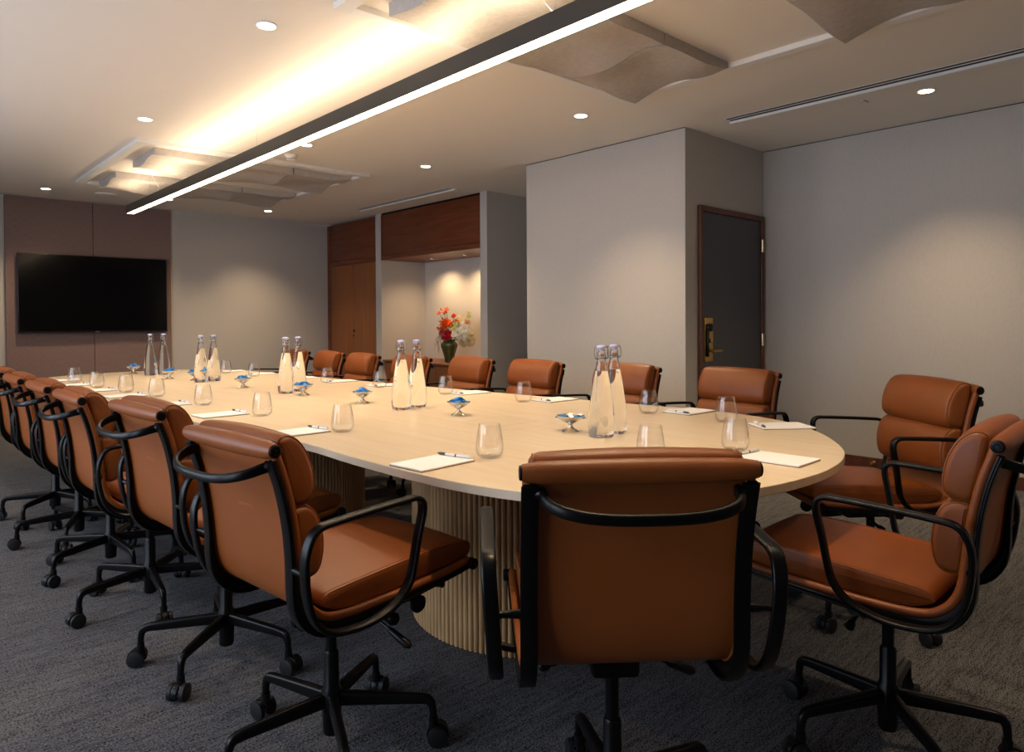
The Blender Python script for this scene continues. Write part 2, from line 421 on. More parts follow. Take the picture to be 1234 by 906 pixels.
# ------------------------------------------------------------------ ceiling fittings
def ring(name, x0, x1, y0, y1, wd=0.075, h=0.03):
    mb = MB(); z0 = CZ-h
    box(mb, x0, x0+wd, y0, y1, z0, CZ, 0.002); box(mb, x1-wd, x1, y0, y1, z0, CZ, 0.002)
    box(mb, x0+wd, x1-wd, y0, y0+wd, z0, CZ, 0.002); box(mb, x0+wd, x1-wd, y1-wd, y1, z0, CZ, 0.002)
    return struct(mb, name, M['white_trim'])
ring('trim_6', 1.62, 3.77, 6.20, 8.45); ring('trim_7', 1.62, 3.77, 0.62, 2.98)

def felt_tile(flip, tw=0.612, td=0.66):
    """square acoustic tile: flat top at the ceiling, rippling underside that swells toward one side."""
    n = 20; vs, fs = [], []
    for j in range(n+1):
        for i in range(n+1):
            u, v = i/n, j/n
            q = 1-u if flip else u
            w = 0.048-0.026*math.cos(PI*(q+0.20*math.sin(2*PI*v))) + 0.020*math.sin(2*PI*(v*1.0+0.50*q)+0.6) + 0.010*math.sin(2*PI*q) + 0.055*v*v*(1-q)**2
            vs.append(((u-0.5)*tw, (v-0.5)*td, -max(0.014, w)))
    o = (n+1)*(n+1)
    for j in range(n):
        for i in range(n): a = j*(n+1)+i; fs.append((a, a+n+1, a+n+2, a+1))
    per = [i for i in range(n)] + [(n)+(n+1)*j for j in range(n)] + [n*(n+1)+i for i in range(n, 0, -1)] + [(n+1)*j for j in range(n, 0, -1)]
    k0 = len(vs)
    for p in per: vs.append((vs[p][0], vs[p][1], 0.0))
    m = len(per)
    for q in range(m): q2 = (q+1) % m; fs.append((per[q], per[q2], k0+q2, k0+q))
    fs.append(tuple(k0+q for q in range(m)))
    return MB().add(vs, fs)
tiles = [felt_tile(True).build('acoustic_tile', M['felt'], None, 40).data, felt_tile(False).build('acoustic_tile', M['felt'], None, 40).data]
for o in [o for o in bpy.data.objects if o.name.startswith('acoustic_tile')]: bpy.data.objects.remove(o)
cluster = {0: 'the far ceiling frame', 1: 'the near ceiling frame'}
for ci, rows in ((0, (6.76, 8.02)), (1, (1.16, 2.48))):
    for ri, y in enumerate(rows):
        for k, x in enumerate((2.12, 2.745, 3.37)):
            o = bpy.data.objects.new('acoustic_tile', tiles[k % 2]); COL.objects.link(o)
            o.location = (x, y, CZ-0.001); 
            side = ('window side', 'middle', 'door side')[k]
            rowt = (('row nearer the camera', 'row nearer the television'))[ri]
            tag(o, 'grey wavy felt ceiling tile, %s, %s, %s' % (side, rowt, cluster[ci]), 'ceiling tile', 'felt tiles of ' + cluster[ci])

# linear pendant
PX, PY0, PY1, PZ = 2.075, 0.35, 8.24, 2.352
pen = empty('pendant_light', (PX, (PY0+PY1)/2, CZ)); tag(pen, 'long black linear pendant light hanging over the table', 'pendant light')
hw = 0.036
mb = MB()
box(mb, PX-hw, PX-hw+0.004, PY0, PY1, PZ, PZ+0.085); box(mb, PX+hw-0.004, PX+hw, PY0, PY1, PZ, PZ+0.085)
box(mb, PX-hw+0.004, PX+hw-0.004, PY0, PY0+0.006, PZ, PZ+0.085); box(mb, PX-hw+0.004, PX+hw-0.004, PY1-0.006, PY1, PZ, PZ+0.085)
box(mb, PX-hw+0.004, PX+hw-0.004, PY0+0.006, PY1-0.006, PZ+0.02, PZ+0.065)
part(mb, 'housing', M['housing'], pen, 0)
part(box(MB(), PX-hw+0.0045, PX+hw-0.0045, PY0+0.007, PY1-0.007, PZ+0.001, PZ+0.019), 'diffuser', M['lamp'], pen, 0)
part(box(MB(), PX-hw+0.0045, PX+hw-0.0045, PY0+0.007, PY1-0.007, PZ+0.066, PZ+0.080), 'uplight_diffuser', M['lamp'], pen, 0)
for y in (0.6, 1.99, 4.95, 7.53):
    mb = MB(); tube(mb, [(PX, y, PZ+0.08), (PX, y, CZ-0.002)], 0.0011, 5); tube(mb, [(PX, y, PZ+0.08), (PX, y, PZ+0.10)], 0.006, 8)
    part(mb, 'suspension_wire', M['steel'], pen)
mb = MB(); tube(mb, catmull([(PX+0.006, 1.99, CZ-0.002), (PX+0.04, 2.0, CZ-0.08), (PX-0.03, 2.02, CZ-0.17), (PX-0.04, 2.0, CZ-0.21), (PX+0.004, 1.99, PZ+0.09)], 6), 0.0014, 6)
part(mb, 'power_cord', pmat('cord_clear', (0.75, 0.72, 0.66), 0.4), pen)
mb = MB(); tube(mb, catmull([(PX+0.006, 7.53, CZ-0.002), (PX+0.05, 7.54, CZ-0.08), (PX+0.09, 7.55, CZ-0.14), (PX+0.05, 7.54, CZ-0.20), (PX, 7.535, PZ+0.09)], 6), 0.0014, 6)
part(mb, 'power_cord', bpy.data.materials['cord_clear'], pen)

# downlights
DL = [(1.492, 3.425, 'on the plain ceiling, window side, nearest the camera'), (1.515, 5.583, 'on the window side before the far ceiling frame'), (1.474, 9.19, 'in front of the plum wall, over the television'),
      (3.834, 3.423, 'beside the grey pier corner'), (3.965, 5.525, 'before the niche, in line with the corridor recess'), (3.976, 9.14, 'close to the grey end wall by the cupboard'),
      (5.106, 1.556, 'over the door lobby by the right wall'), (2.735, 5.51, 'beside the smoke detector next to the pendant'), (2.70, 9.046, 'behind the far tip of the pendant'), (2.66, 3.42, 'partly hidden by the middle of the pendant')]
mbd = MB(); lathe(mbd, [(0.052, -0.001), (0.053, -0.006), (0.046, -0.007), (0.044, 0.0)], 32)
mdl = mbd.build('downlight', M['white_trim'])
me_ring = mdl.data; mbl = MB(); lathe(mbl, [(0.0445, -0.0035), (0.0, -0.0035)], 28, cap=False); ml = mbl.build('lens', M['down'], None, 0); me_lens = ml.data
bpy.data.objects.remove(mdl); bpy.data.objects.remove(ml)
DL2 = [(5.106, -0.7, 'behind the camera over the right wall'), (-0.6, 3.425, 'near the windows, level with the pier corner'), (-0.6, 5.583, 'near the windows, level with the far ceiling frame'), (1.48, 1.15, 'added unseen to brighten the near table end, window side'), (2.72, -0.4, 'added unseen to brighten the rounded table end, camera side')]  # last two are added out of view to brighten the near table end
SPOTS = [(x, y) for x, y, _ in DL+DL2]
for x, y, t in DL+DL2:
    o = bpy.data.objects.new('downlight', me_ring); COL.objects.link(o); o.location = (x, y, CZ)
    tag(o, 'round recessed ceiling downlight ' + t, 'downlight', 'recessed ceiling downlights')
    c = bpy.data.objects.new('lens', me_lens); COL.objects.link(c); c.parent = o
for i, (x, y) in enumerate(SPOTS):
    ld = bpy.data.lights.new('downlight_beam', 'SPOT'); ld.energy = (32, 30, 48, 62, 60, 64, 60, 30, 40, 26, 34, 40, 40, 34, 34)[i]; ld.spot_size = math.radians(104); ld.spot_blend = 1.0
    ld.color = WARM; ld.shadow_soft_size = 0.045
    lo = bpy.data.objects.new('downlight_beam', ld); COL.objects.link(lo); lo.location = (x, y, CZ-0.012)
for y in (7.75, 7.05):
    ld = bpy.data.lights.new('niche_beam', 'SPOT'); ld.energy = 14; ld.spot_size = math.radians(140); ld.spot_blend = 0.75; ld.color = (1.0, 0.68, 0.37); ld.shadow_soft_size = 0.02
    lo = bpy.data.objects.new('niche_beam', ld); COL.objects.link(lo); lo.location = (5.66, y, 2.03)

# slot diffusers
def slot(x0, x1, y0, y1, label):
    r = empty('slot_diffuser', ((x0+x1)/2, (y0+y1)/2, CZ)); tag(r, label, 'air vent', 'linear ceiling air slots')
    mb = MB(); z0 = CZ-0.012
    wdt = x1-x0
    box(mb, x0, x0+0.006, y0, y1, CZ-0.002, CZ); box(mb, x1-wdt*0.38, x1, y0, y1, CZ-0.020, CZ, 0.001); box(mb, x0+0.006, x1-wdt*0.38, y1-0.012, y1, CZ-0.003, CZ); box(mb, x0+0.006, x1-wdt*0.38, y0, y0+0.02, CZ-0.003, CZ)
    part(mb, 'frame', M['white_trim'], r, 0)
    part(box(MB(), x0+0.006, x1-wdt*0.38, y0+0.02, y1-0.012, CZ-0.0015, CZ-0.0003), 'backing', M['grille'], r, 0)
    mb = MB(); xx = x0+wdt*0.28; box(mb, xx-0.003, xx+0.003, y0+0.02, y1-0.012, CZ-0.005, CZ-0.0016); part(mb, 'blade', M['white_trim'], r, 0)
slot(4.70, 4.845, -1.6, 2.785, 'long linear air slot in the ceiling between the pier and the right wall')
slot(4.80, 4.92, 6.25, 8.28, 'linear air slot in the ceiling along the front of the flower niche')
mb = MB(); lathe(mb, [(0.055, 0), (0.055, -0.012), (0.042, -0.022), (0.040, -0.040), (0.030, -0.048), (0.0, -0.048)], 28)
o = mb.build('smoke_detector', M['white_trim']); o.location = (2.806, 5.95, CZ); tag(o, 'small white smoke detector just outside the far ceiling frame', 'smoke detector')
mb = MB(); lathe(mb, [(0.030, -0.024), (0.041, -0.024), (0.041, -0.036), (0.030, -0.036)], 24, cap=False); mb.build('sensor_slots', M['grille'], o)
mb = MB(); lathe(mb, [(0.11, 0), (0.11, -0.008), (0.10, -0.014), (0.0, -0.014)], 36)
o = mb.build('ceiling_speaker', M['white_trim']); o.location = (2.05, 9.15, CZ); tag(o, 'flat round ceiling speaker cover in front of the plum wall', 'speaker')
def dots(x, y, label):
    mb = MB(); lathe(mb, [(0.045, 0), (0.045, -0.004), (0.0, -0.004)], 28)
    o = mb.build('ceiling_sensor', M['ceiling']); o.location = (x, y, CZ); tag(o, label, 'sensor')
    mb = MB()
    for k in range(5): lathe(mb, [(0.005, -0.0045), (0.005, -0.006)], 8, (k-2)*0.017, 0)
    mb.build('holes', M['grille'], o)
dots(4.30, 8.80, 'small perforated round ceiling cover in front of the cupboard'); dots(5.03, 1.90, 'tiny perforated ceiling cover beside the long air slot')

# ------------------------------------------------------------------ table
TZ = 0.756
OUT = [(1.172, 2.40), (1.165, 2.05), (1.172, 1.72), (1.20, 1.47), (1.27, 1.26), (1.40, 1.08), (1.58, 0.96), (1.78, 0.905), (1.95, 0.887), (2.10, 0.892), (2.27, 0.925), (2.46, 1.005), (2.70, 1.175), (2.87, 1.36), (2.96, 1.53), (3.01, 1.75), (3.005, 2.0), (2.975, 2.25),
       (2.925, 2.62), (2.86, 3.17), (2.805, 3.65), (2.74, 4.25), (2.68, 4.85), (2.625, 5.5), (2.575, 6.05), (2.50, 6.45), (2.36, 6.74), (2.15, 6.93), (1.86, 6.995), (1.50, 6.98), (1.24, 6.89), (1.07, 6.74), (0.99, 6.45), (0.965, 5.9), (0.98, 5.1), (1.01, 4.3), (1.055, 3.4), (1.12, 2.85)]
tbl = empty('conference_table', (2.0, 3.95, 0)); tag(tbl, 'long pale maple boat-shaped conference table on fluted drum pedestals', 'table')
c2 = catmull([(a, b, 0) for a, b in OUT], 4, True)
n = len(c2); vs, fs = [], []
lay = [(0.000, TZ-0.026, 0.0015), (0.0, TZ-0.0245, 0.0), (0.0, TZ-0.0015, 0.0), (0.0, TZ, 0.0015)]
nrm = []
for i in range(n):
    t = (c2[(i+1) % n]-c2[i-1]).normalized(); nrm.append(Vector((t.y, -t.x, 0)))
if (c2[0]+nrm[0]*0.1-Vector((2, 3.9, 0))).length < (c2[0]-Vector((2, 3.9, 0))).length: nrm = [-q for q in nrm]
for _, z, ins in lay:
    for i in range(n): q = c2[i]-nrm[i]*ins; vs.append((q.x, q.y, z))
for l in range(3):
    for i in range(n): j = (i+1) % n; fs.append((l*n+i, l*n+j, (l+1)*n+j, (l+1)*n+i))
fs.append(tuple(range(n))[::-1]); fs.append(tuple(3*n+i for i in range(n)))
part(MB().add(vs, fs), 'tabletop', M['table'], tbl, 30)
def drum(cx, cy, r=0.505, cnt=146):
    vs, fs = [], []; sub = 6
    pts = []
    for k in range(cnt):
        for s in range(sub):
            a = 2*PI*(k+s/sub)/cnt
            rr = r + 0.011*math.sqrt(max(0, 1-(2*s/sub-1)**2))*1.0 - 0.002*(s == 0)
            pts.append((cx+rr*math.cos(a), cy+rr*math.sin(a)))
    m = len(pts)
    for z in (0.004, TZ-0.0265): vs += [(x, y, z) for x, y in pts]
    for i in range(m): j = (i+1) % m; fs.append((i, j, m+j, m+i))
    fs.append(tuple(range(m))[::-1]); fs.append(tuple(m+i for i in range(m)))
    return MB().add(vs, fs)
for cx, cy in ((2.08, 2.13), (1.93, 4.27), (1.80, 6.0)):
    part(drum(cx, cy), 'pedestal', M['oak'], tbl, 50)
for (hx, hy, rz) in ((2.04, 2.25, 0.02), (1.955, 4.35, 0.05)):
    mb = MB(); a, b = 0.135, 0.16; t = 0.0012
    for x0, x1, y0, y1 in ((-a, a, -b, -b+t), (-a, a, b-t, b), (-a, -a+t, -b, b), (a-t, a, -b, b), (-a, a, -0.05, -0.05+t*1.6)):
        q = [(x0, y0), (x1, y0), (x1, y1), (x0, y1)]
        q = [(hx+x*math.cos(rz)-y*math.sin(rz), hy+x*math.sin(rz)+y*math.cos(rz), TZ+0.0004) for x, y in q]
        mb.add(q, [(0, 1, 2, 3)])
    part(mb, 'cable_hatch', pmat('hatch_gap', (0.20, 0.15, 0.10), 0.6), tbl, 0)

# ------------------------------------------------------------------ chairs
SL = [(0.330, 0.492), (0.26, 0.483), (0.18, 0.477), (0.08, 0.471), (-0.02, 0.468), (-0.10, 0.469), (-0.160, 0.480), (-0.203, 0.516), (-0.223, 0.567), (-0.232, 0.64), (-0.243, 0.73), (-0.262, 0.82), (-0.289, 0.900)]
sling = catmull([(0, y, z) for y, z in SL], 4)
def offs(path, d):
    out = []; n = len(path)
    for i in range(n):
        t = (path[min(i+1, n-1)]-path[max(i-1, 0)]).normalized()
        nn = Vector((1, 0, 0)).cross(t)      # path runs front -> top; this normal points to the outside (down / behind)
        dd = d(i/(n-1)) if callable(d) else d
        out.append(path[i]+nn*dd)
    return out
# decide sign of the outside
_t = Vector((1, 0, 0)).cross((sling[8]-sling[6]).normalized())
SG = 1.0 if _t.z < 0 else -1.0
def dep(t):   # depth of the cast rib along its length
    return 0.009 + 0.026*math.exp(-((t-0.52)/0.16)**2) + 0.006*math.exp(-((t-0.28)/0.13)**2)+0.004*max(0, t-0.6)

HX = 0.2225
chair = empty('conference_chair')
up = []      # parts that rise with the seat
def cp(mb, name, mat, smooth=40, rise=True):
    o = mb.build(name, mat, chair, smooth)
    if rise: up.append(name)
    return o
mb = MB()
sh = rrect(2*(HX-0.012), 0.007, 0.003, 1)
sweep(mb, offs(sling, 0.0), sh, (1, 0, 0))
for s in (-1, 1): tube(mb, [p+Vector((s*(HX-0.009), 0, 0)) for p in offs(sling, -0.002*SG)], 0.0115, 10)
tube(mb, [(-HX+0.006, 0.334, 0.486), (HX-0.006, 0.334, 0.486)], 0.014, 12)
cp(mb, 'sling', M['leather'])
mb = MB(); k = 15; pr = []; rr_ = []
for i in range(k):
    x = -(HX+0.003)+2*(HX+0.003)*i/(k-1); pr.append((x, -0.292, 0.905)); rr_.append((0.0165 if i in (0, k-1) else 0.0205)+0.0045*(1-(2*i/(k-1)-1)**2))
tube(mb, pr, rr_, 16)
cp(mb, 'back_roll', M['leather'])
for s in (-1, 1):
    mb = MB()
    lathe(mb, [(0.0, 0.001), (0.0145, 0.001), (0.0145, 0.0045), (0.0125, 0.006), (0.0085, 0.006), (0.0075, 0.0035), (0.006, 0.0035), (0.005, 0.006), (0.0, 0.006)], 20, cap=False)
    mb.v = [(s*(HX+0.0025+p[2]), -0.292+p[0], 0.905+p[1]) for p in mb.v]
    cp(mb, 'end_cap', M['plastic'])
    mb = MB(); tube(mb, [(s*(HX-0.004), 0.334, 0.486), (s*(HX+0.013), 0.334, 0.486), (s*(HX+0.016), 0.334, 0.486)], [0.0165, 0.0165, 0.013], 18)
    cp(mb, 'front_cap', M['plastic'])
    mb = MB()
    ribp = offs(sling, lambda t: SG*(0.006+dep(t)/2))[:-1]
    sweep(mb, [p+Vector((s*(HX-0.009), 0, 0)) for p in ribp], lambda t: rrect(0.021, dep(t), 0.006, 2), (1, 0, 0))
    ribo = offs(sling, lambda t: SG*(0.006+dep(t)))[:-1]
    sweep(mb, [p+Vector((s*(HX-0.012), 0, 0)) for p in ribo], rrect(0.034, 0.006, 0.0025, 2), (1, 0, 0))
    cp(mb, 'side_frame', M['black'])
SEAT = [(-0.152, 0.500), (-0.10, 0.482), (0.0, 0.481), (0.10, 0.485), (0.20, 0.492), (0.30, 0.499), (0.338, 0.507), (0.350, 0.525), (0.338, 0.545), (0.29, 0.553), (0.18, 0.553), (0.08, 0.547), (-0.02, 0.540), (-0.10, 0.534), (-0.142, 0.528), (-0.160, 0.512)]
cp(pad(MB(), SEAT, 0.204, 0.010, 0.006, piping=0.0028), 'seat_cushion', M['leather'])
UP = [(-0.238, 0.766), (-0.205, 0.762), (-0.182, 0.776), (-0.174, 0.805), (-0.180, 0.850), (-0.196, 0.890), (-0.216, 0.918), (-0.240, 0.933), (-0.264, 0.932), (-0.275, 0.916), (-0.268, 0.870), (-0.255, 0.815)]
cp(pad(MB(), UP, 0.210, 0.024, 0.008), 'upper_back_cushion', M['leather'])
LP = [(-0.218, 0.592), (-0.190, 0.584), (-0.164, 0.598), (-0.152, 0.640), (-0.154, 0.690), (-0.166, 0.730), (-0.186, 0.754), (-0.214, 0.762), (-0.240, 0.752), (-0.234, 0.700), (-0.227, 0.640)]
cp(pad(MB(), LP, 0.210, 0.024, 0.008), 'lower_back_cushion', M['leather'])
ARM = [(0.078, 0.640), (0.092, 0.712), (0.075, 0.739), (0.03, 0.741), (-0.07, 0.737), (-0.17, 0.731), (-0.222, 0.724), (-0.246, 0.695), (-0.255, 0.645), (-0.246, 0.565), (-0.224, 0.505), (-0.183, 0.468), (-0.12, 0.455), (-0.05, 0.458), (0.015, 0.480), (0.052, 0.520), (0.066, 0.570)]
armp = catmull([(0, y, z) for y, z in ARM], 4, True)
for s in (-1, 1):
    mb = MB()
    nA = len(armp)
    pts = [p+Vector((s*(0.272+0.016*max(0, min(1, (p.z-0.45)/0.25))), 0, 0)) for p in armp]
    sweep(mb, pts, rrect(0.031, 0.0135, 0.0062, 3), (1, 0, 0), True)
    tube(mb, [(s*0.286, -0.252, 0.62), (s*0.262, -0.246, 0.62), (s*(HX), -0.244, 0.62)], [0.010, 0.007, 0.010], 10)
    tube(mb, [(s*0.276, -0.02, 0.458), (s*(HX), -0.02, 0.445)], 0.009, 10)
    cp(mb, 'armrest', M['black'])
mb = MB(); br = []
for i in range(25):
    a = PI*i/24; ca, sa = math.cos(a), math.sin(a)
    x = -HX*0.84*math.copysign(abs(ca)**0.75, ca); y = -0.290-0.088*abs(sa)**0.75
    br.append((x, y, 0.864-0.028*sa))
sweep(mb, br, lambda t: rrect(0.026-0.004*math.sin(PI*t), 0.016, 0.007, 3), (0, 0, 1))
for s in (-1, 1): tube(mb, [(s*HX*0.92, -0.284, 0.864), (s*HX*0.84, -0.294, 0.866)], [0.009, 0.0115], 10)
cp(mb, 'back_brace', M['black'])
mb = MB(); tube(mb, catmull([(-HX, 0.02, 0.442), (-0.12, 0.02, 0.425), (0, 0.02, 0.418), (0.12, 0.02, 0.425), (HX, 0.02, 0.442)], 4), 0.016, 10)
box(mb, -0.055, 0.055, -0.055, 0.13, 0.385, 0.432, 0.012)
tube(mb, catmull([(-HX, 0.22, 0.455), (0, 0.21, 0.435), (HX, 0.22, 0.455)], 5), 0.010, 8)
tube(mb, [(0.0, 0.13, 0.40), (0.0, 0.205, 0.395)], 0.018, 12)
tube(mb, [(0.04, 0.105, 0.392), (0.150, 0.105, 0.372), (0.156, 0.105, 0.371)], [0.015, 0.019, 0.014], 14)
tube(mb, [(-0.04, 0.05, 0.395), (-0.145, 0.05, 0.372)], 0.006, 8); tube(mb, [(-0.14, 0.05, 0.373), (-0.146, 0.05, 0.372), (-0.160, 0.05, 0.369), (-0.166, 0.05, 0.368)], [0.008, 0.0125, 0.0125, 0.007], 14)
cp(mb, 'tilt_mechanism', M['black'])
mb = MB(); tube(mb, [(0.138, 0.195, 0.388), (0.141, 0.195, 0.388), (0.150, 0.195, 0.387), (0.153, 0.195, 0.387)], [0.021, 0.0255, 0.0255, 0.022], 24); tube(mb, [(0.0, 0.195, 0.398), (0.142, 0.195, 0.388)], 0.006, 8)
cp(mb, 'tension_knob', M['plastic'])
mb = MB(); tube(mb, [(0.045, 0.06, 0.400), (0.155, 0.085, 0.352)], 0.0045, 8); tube(mb, [(0.150, 0.084, 0.354), (0.165, 0.087, 0.347), (0.215, 0.098, 0.324), (0.225, 0.10, 0.320)], [0.006, 0.010, 0.012, 0.006], 10)
cp(mb, 'height_lever', M['plastic'])
mb = MB(); lathe(mb, [(0.0155, 0.20), (0.0155, 0.392)], 18)
cp(mb, 'gas_piston', M['black'])
mb = MB(); lathe(mb, [(0.022, 0.045), (0.025, 0.05), (0.026, 0.10), (0.028, 0.125), (0.028, 0.168), (0.022, 0.178), (0.021, 0.272), (0.018, 0.280)], 20)
cp(mb, 'base_hub', M['black'], rise=False)
# star base: built on a pivot-free child set, rotated per chair through the mesh angle (legs carry their own rotation)
leg_mb = MB()
lp = catmull([(0.018, 0, 0.142), (0.10, 0, 0.139), (0.19, 0, 0.135), (0.255, 0, 0.131), (0.274, 0, 0.123), (0.282, 0, 0.103), (0.285, 0, 0.066)], 4)
sweep(leg_mb, lp, lambda t: rrect(0.027*(1-t)+0.0185*t, 0.022*(1-t)+0.0175, 0.0075, 3), (0, 1, 0))
cas_mb = MB()
tube(cas_mb, [(0.284, 0, 0.048), (0.284, 0, 0.076)], 0.013, 12)
hood = []
for i in range(9):
    a = math.radians(-20+220*i/8); hood.append((0.296+0.029*math.cos(a), 0, 0.030+0.026*math.sin(a)))
sweep(cas_mb, hood, rrect(0.020, 0.006, 0.002, 2), (0, 1, 0)); tube(cas_mb, [(0.296, -0.024, 0.0285), (0.296, 0.024, 0.0285)], 0.005, 8)
whl_mb = MB(); tube(whl_mb, [(0, -0.0095, 0), (0, -0.007, 0), (0, 0.006, 0), (0, 0.0095, 0)], [0.019, 0.0275, 0.0275, 0.015], 22)
for k in range(5):
    a = k*2*PI/5
    lg = leg_mb.build('leg', M['black'], chair, 40) if k == 0 else lg.copy()
    if k: COL.objects.link(lg)
    lg.rotation_euler = (0, 0, a)
    if k == 0:
        ca = cas_mb.build('caster', M['plastic'], chair, 40)
        wh = [whl_mb.build('wheel', M['tyre'], ca, 40)]
        wh[0].location = (0.296, -0.0205, 0.0282); w2 = wh[0].copy(); COL.objects.link(w2); w2.location = (0.296, 0.0205, 0.0282); w2.rotation_euler = (0, 0, PI)
        ca0 = ca
    else:
        ca = copy_tree(ca0, chair)
    ca.rotation_euler = (0, 0, a)

G = 'tan leather conference chairs around the table'
CH = [  # x, y, facing angle, lift, star offset, label
 (0.948, 1.79, 5.5, 0.0, 33, 'tan leather chair seen from behind, its whole seat showing, beside the nearest fluted pedestal'),
 (0.935, 2.54, 3.5, 0.01, 5, 'tan leather chair in the long row, directly behind the one showing its whole seat'),
 (0.88, 3.255, 0.5, 0.0, 48, 'tan leather chair third along the window side row, counted from the camera'),
 (0.87, 3.875, 0.5, 0.0, 60, 'tan leather chair fourth along the window side row, counted from the camera'),
 (0.855, 4.495, 0.5, 0.0, 31, 'tan leather chair fifth along the window side row, counted from the camera'),
 (0.85, 5.12, 0.5, 0.0, 10, 'tan leather chair sixth along the window side row, cut by the picture edge'),
 (1.259, 1.035, 50.4, 0.009, 58, 'tan leather chair with its dark back square to the camera at the near table end'),
 (2.103, 0.733, 93.5, 0.0, 8, 'tan leather chair in profile at the rounded table end, black arm loop facing the camera'),
 (2.99, 1.11, 142, 0.02, 26, 'tan leather chair facing the camera beyond the rounded table end, against the bare grey wall'),
 (3.19, 1.98, 174.5, 0.0, 40, 'tan leather chair across the table in front of the grey door'),
 (3.10, 2.65, 178, 0.0, 12, 'tan leather chair across the table behind the nearest pair of water bottles'),
 (3.007, 3.33, 177.5, 0.0, 55, 'tan leather chair across the table where the corridor recess meets the pier'),
 (2.957, 3.955, 174, 0.0, 20, 'tan leather chair across the table just below the flower vase'),
 (2.875, 4.585, 175, -0.004, 33, 'tan leather chair across the table behind the second pair of bottles, before the niche'),
 (2.82, 5.218, 175, -0.006, 60, 'tan leather chair across the table in front of the strip between cupboard and niche'),
 (2.85, 5.855, 175, -0.008, 8, 'tan leather chair across the table in front of the cherry cupboard doors'),
 (2.84, 6.50, 175, -0.008, 41, 'tan leather chair farthest across the table, before the grey end wall behind two bottles'),
]
def rest(root, lift, star, facing):
    rz = math.radians(facing-90); k = 0; st = math.radians(star)-rz
    seen_l = 0; seen_c = 0
    for c in children(root):
        nm = c.name.split('.')[0]
        if nm in up: c.location.z = lift
        if nm == 'leg': c.rotation_euler = (0, 0, st+seen_l*2*PI/5); seen_l += 1
        if nm == 'caster': c.rotation_euler = (0, 0, st+seen_c*2*PI/5); seen_c += 1
for i, (x, y, fa, lift, star, lab) in enumerate(CH):
    r = chair if i == len(CH)-1 else copy_tree(chair)
    r.location = (x, y, 0); r.rotation_euler = (0, 0, math.radians(fa-90))
    tag(r, lab, 'chair', G); rest(r, lift, star, fa)

# ------------------------------------------------------------------ things on the table
def near_label(fmt, items): pass
# bottles
BP = [(0.030, 0.0), (0.042, 0.0), (0.0465, 0.006), (0.049, 0.03), (0.0495, 0.060), (0.0465, 0.105), (0.0400, 0.160), (0.0320, 0.212), (0.0240, 0.255), (0.0185, 0.283), (0.0165, 0.292), (0.0185, 0.296), (0.0185, 0.304), (0.0165, 0.308), (0.0165, 0.326), (0.0175, 0.330), (0.0, 0.330)]
INN = [(0.0, 0.322), (0.0125, 0.322), (0.0135, 0.290), (0.0185, 0.266), (0.0215, 0.250), (0.0, 0.250)]
def smooth_prof(p, n=3):
    q = catmull([(r, z, 0) for r, z in p], n); return [(max(a.x, 0.0), a.y) for a in q]
bt = empty('water_bottle')
me = bpy.data.meshes.new('bottle_glass'); mo = MB(); lathe(mo, smooth_prof(BP[:10])+BP[10:], 40, cap=False)
# bottom disc
k0 = len(mo.v); mo.add([(0.030*math.cos(2*PI*k/40), 0.030*math.sin(2*PI*k/40), 0.0) for k in range(40)], [tuple(range(40))])
ob = mo.build('glass', M['water'], bt, 50)
bm = bmesh.new(); bm.from_mesh(ob.data); bmesh.ops.remove_doubles(bm, verts=bm.verts, dist=1e-4); bmesh.ops.recalc_face_normals(bm, faces=bm.faces)
mi = MB(); lathe(mi, INN, 32, cap=False)
vv = [bm.verts.new(v) for v in mi.v]
newf = []
for f in mi.f:
    try: newf.append(bm.faces.new([vv[i] for i in f]))
    except ValueError: pass
bmesh.ops.remove_doubles(bm, verts=vv, dist=1e-4)
newf = [f for f in newf if f.is_valid]
bmesh.ops.recalc_face_normals(bm, faces=newf); bmesh.ops.reverse_faces(bm, faces=newf)
bm.to_mesh(ob.data); bm.free(); ob.data.polygons.foreach_set('use_smooth', [True]*len(ob.data.polygons)); ob.data.set_sharp_from_angle(angle=math.radians(50))
mb = MB(); lathe(mb, [(0.0, 0.3305), (0.011, 0.3305), (0.012, 0.336), (0.0185, 0.338), (0.0190, 0.342), (0.016, 0.346), (0.007, 0.3485), (0.0, 0.349)], 24, cap=False); mb.build('stopper', M['stopper'], bt)
mb = MB()
for s in (-1, 1):
    tube(mb, catmull([(0.0, s*0.0215, 0.343), (0.004, s*0.0250, 0.332), (0.006, s*0.0262, 0.315), (0.004, s*0.0250, 0.300), (-0.004, s*0.0215, 0.296)], 4), 0.0017, 6)
tube(mb, [(0, -0.0215, 0.342), (0, 0.0215, 0.342)], 0.0017, 6)
ringp = [(0.0198*math.cos(2*PI*k/24), 0.0198*math.sin(2*PI*k/24), 0.300) for k in range(24)]
tube(mb, ringp, 0.0017, 6, True)
tube(mb, catmull([(0.004, -0.0250, 0.303), (0.018, -0.014, 0.291), (0.022, 0, 0.288), (0.018, 0.014, 0.291), (0.004, 0.0250, 0.303)], 4), 0.0017, 6)
mb.build('wire_bail', pmat('bail_steel', (0.30, 0.30, 0.31), 0.3, 1.0), bt)
BOT = [(2.054, 1.735), (2.160, 1.760), (1.975, 2.974), (2.084, 2.995), (1.903, 4.137), (2.025, 4.223), (1.812, 5.365), (1.919, 5.41), (1.750, 6.395), (1.856, 6.40)]
pairn = ['the nearest pair, before the grey pier', 'the second pair, below the flower niche', 'the middle pair, before the corner chairs', 'the fourth pair, against the grey end wall', 'the last pair, before the plum wall']
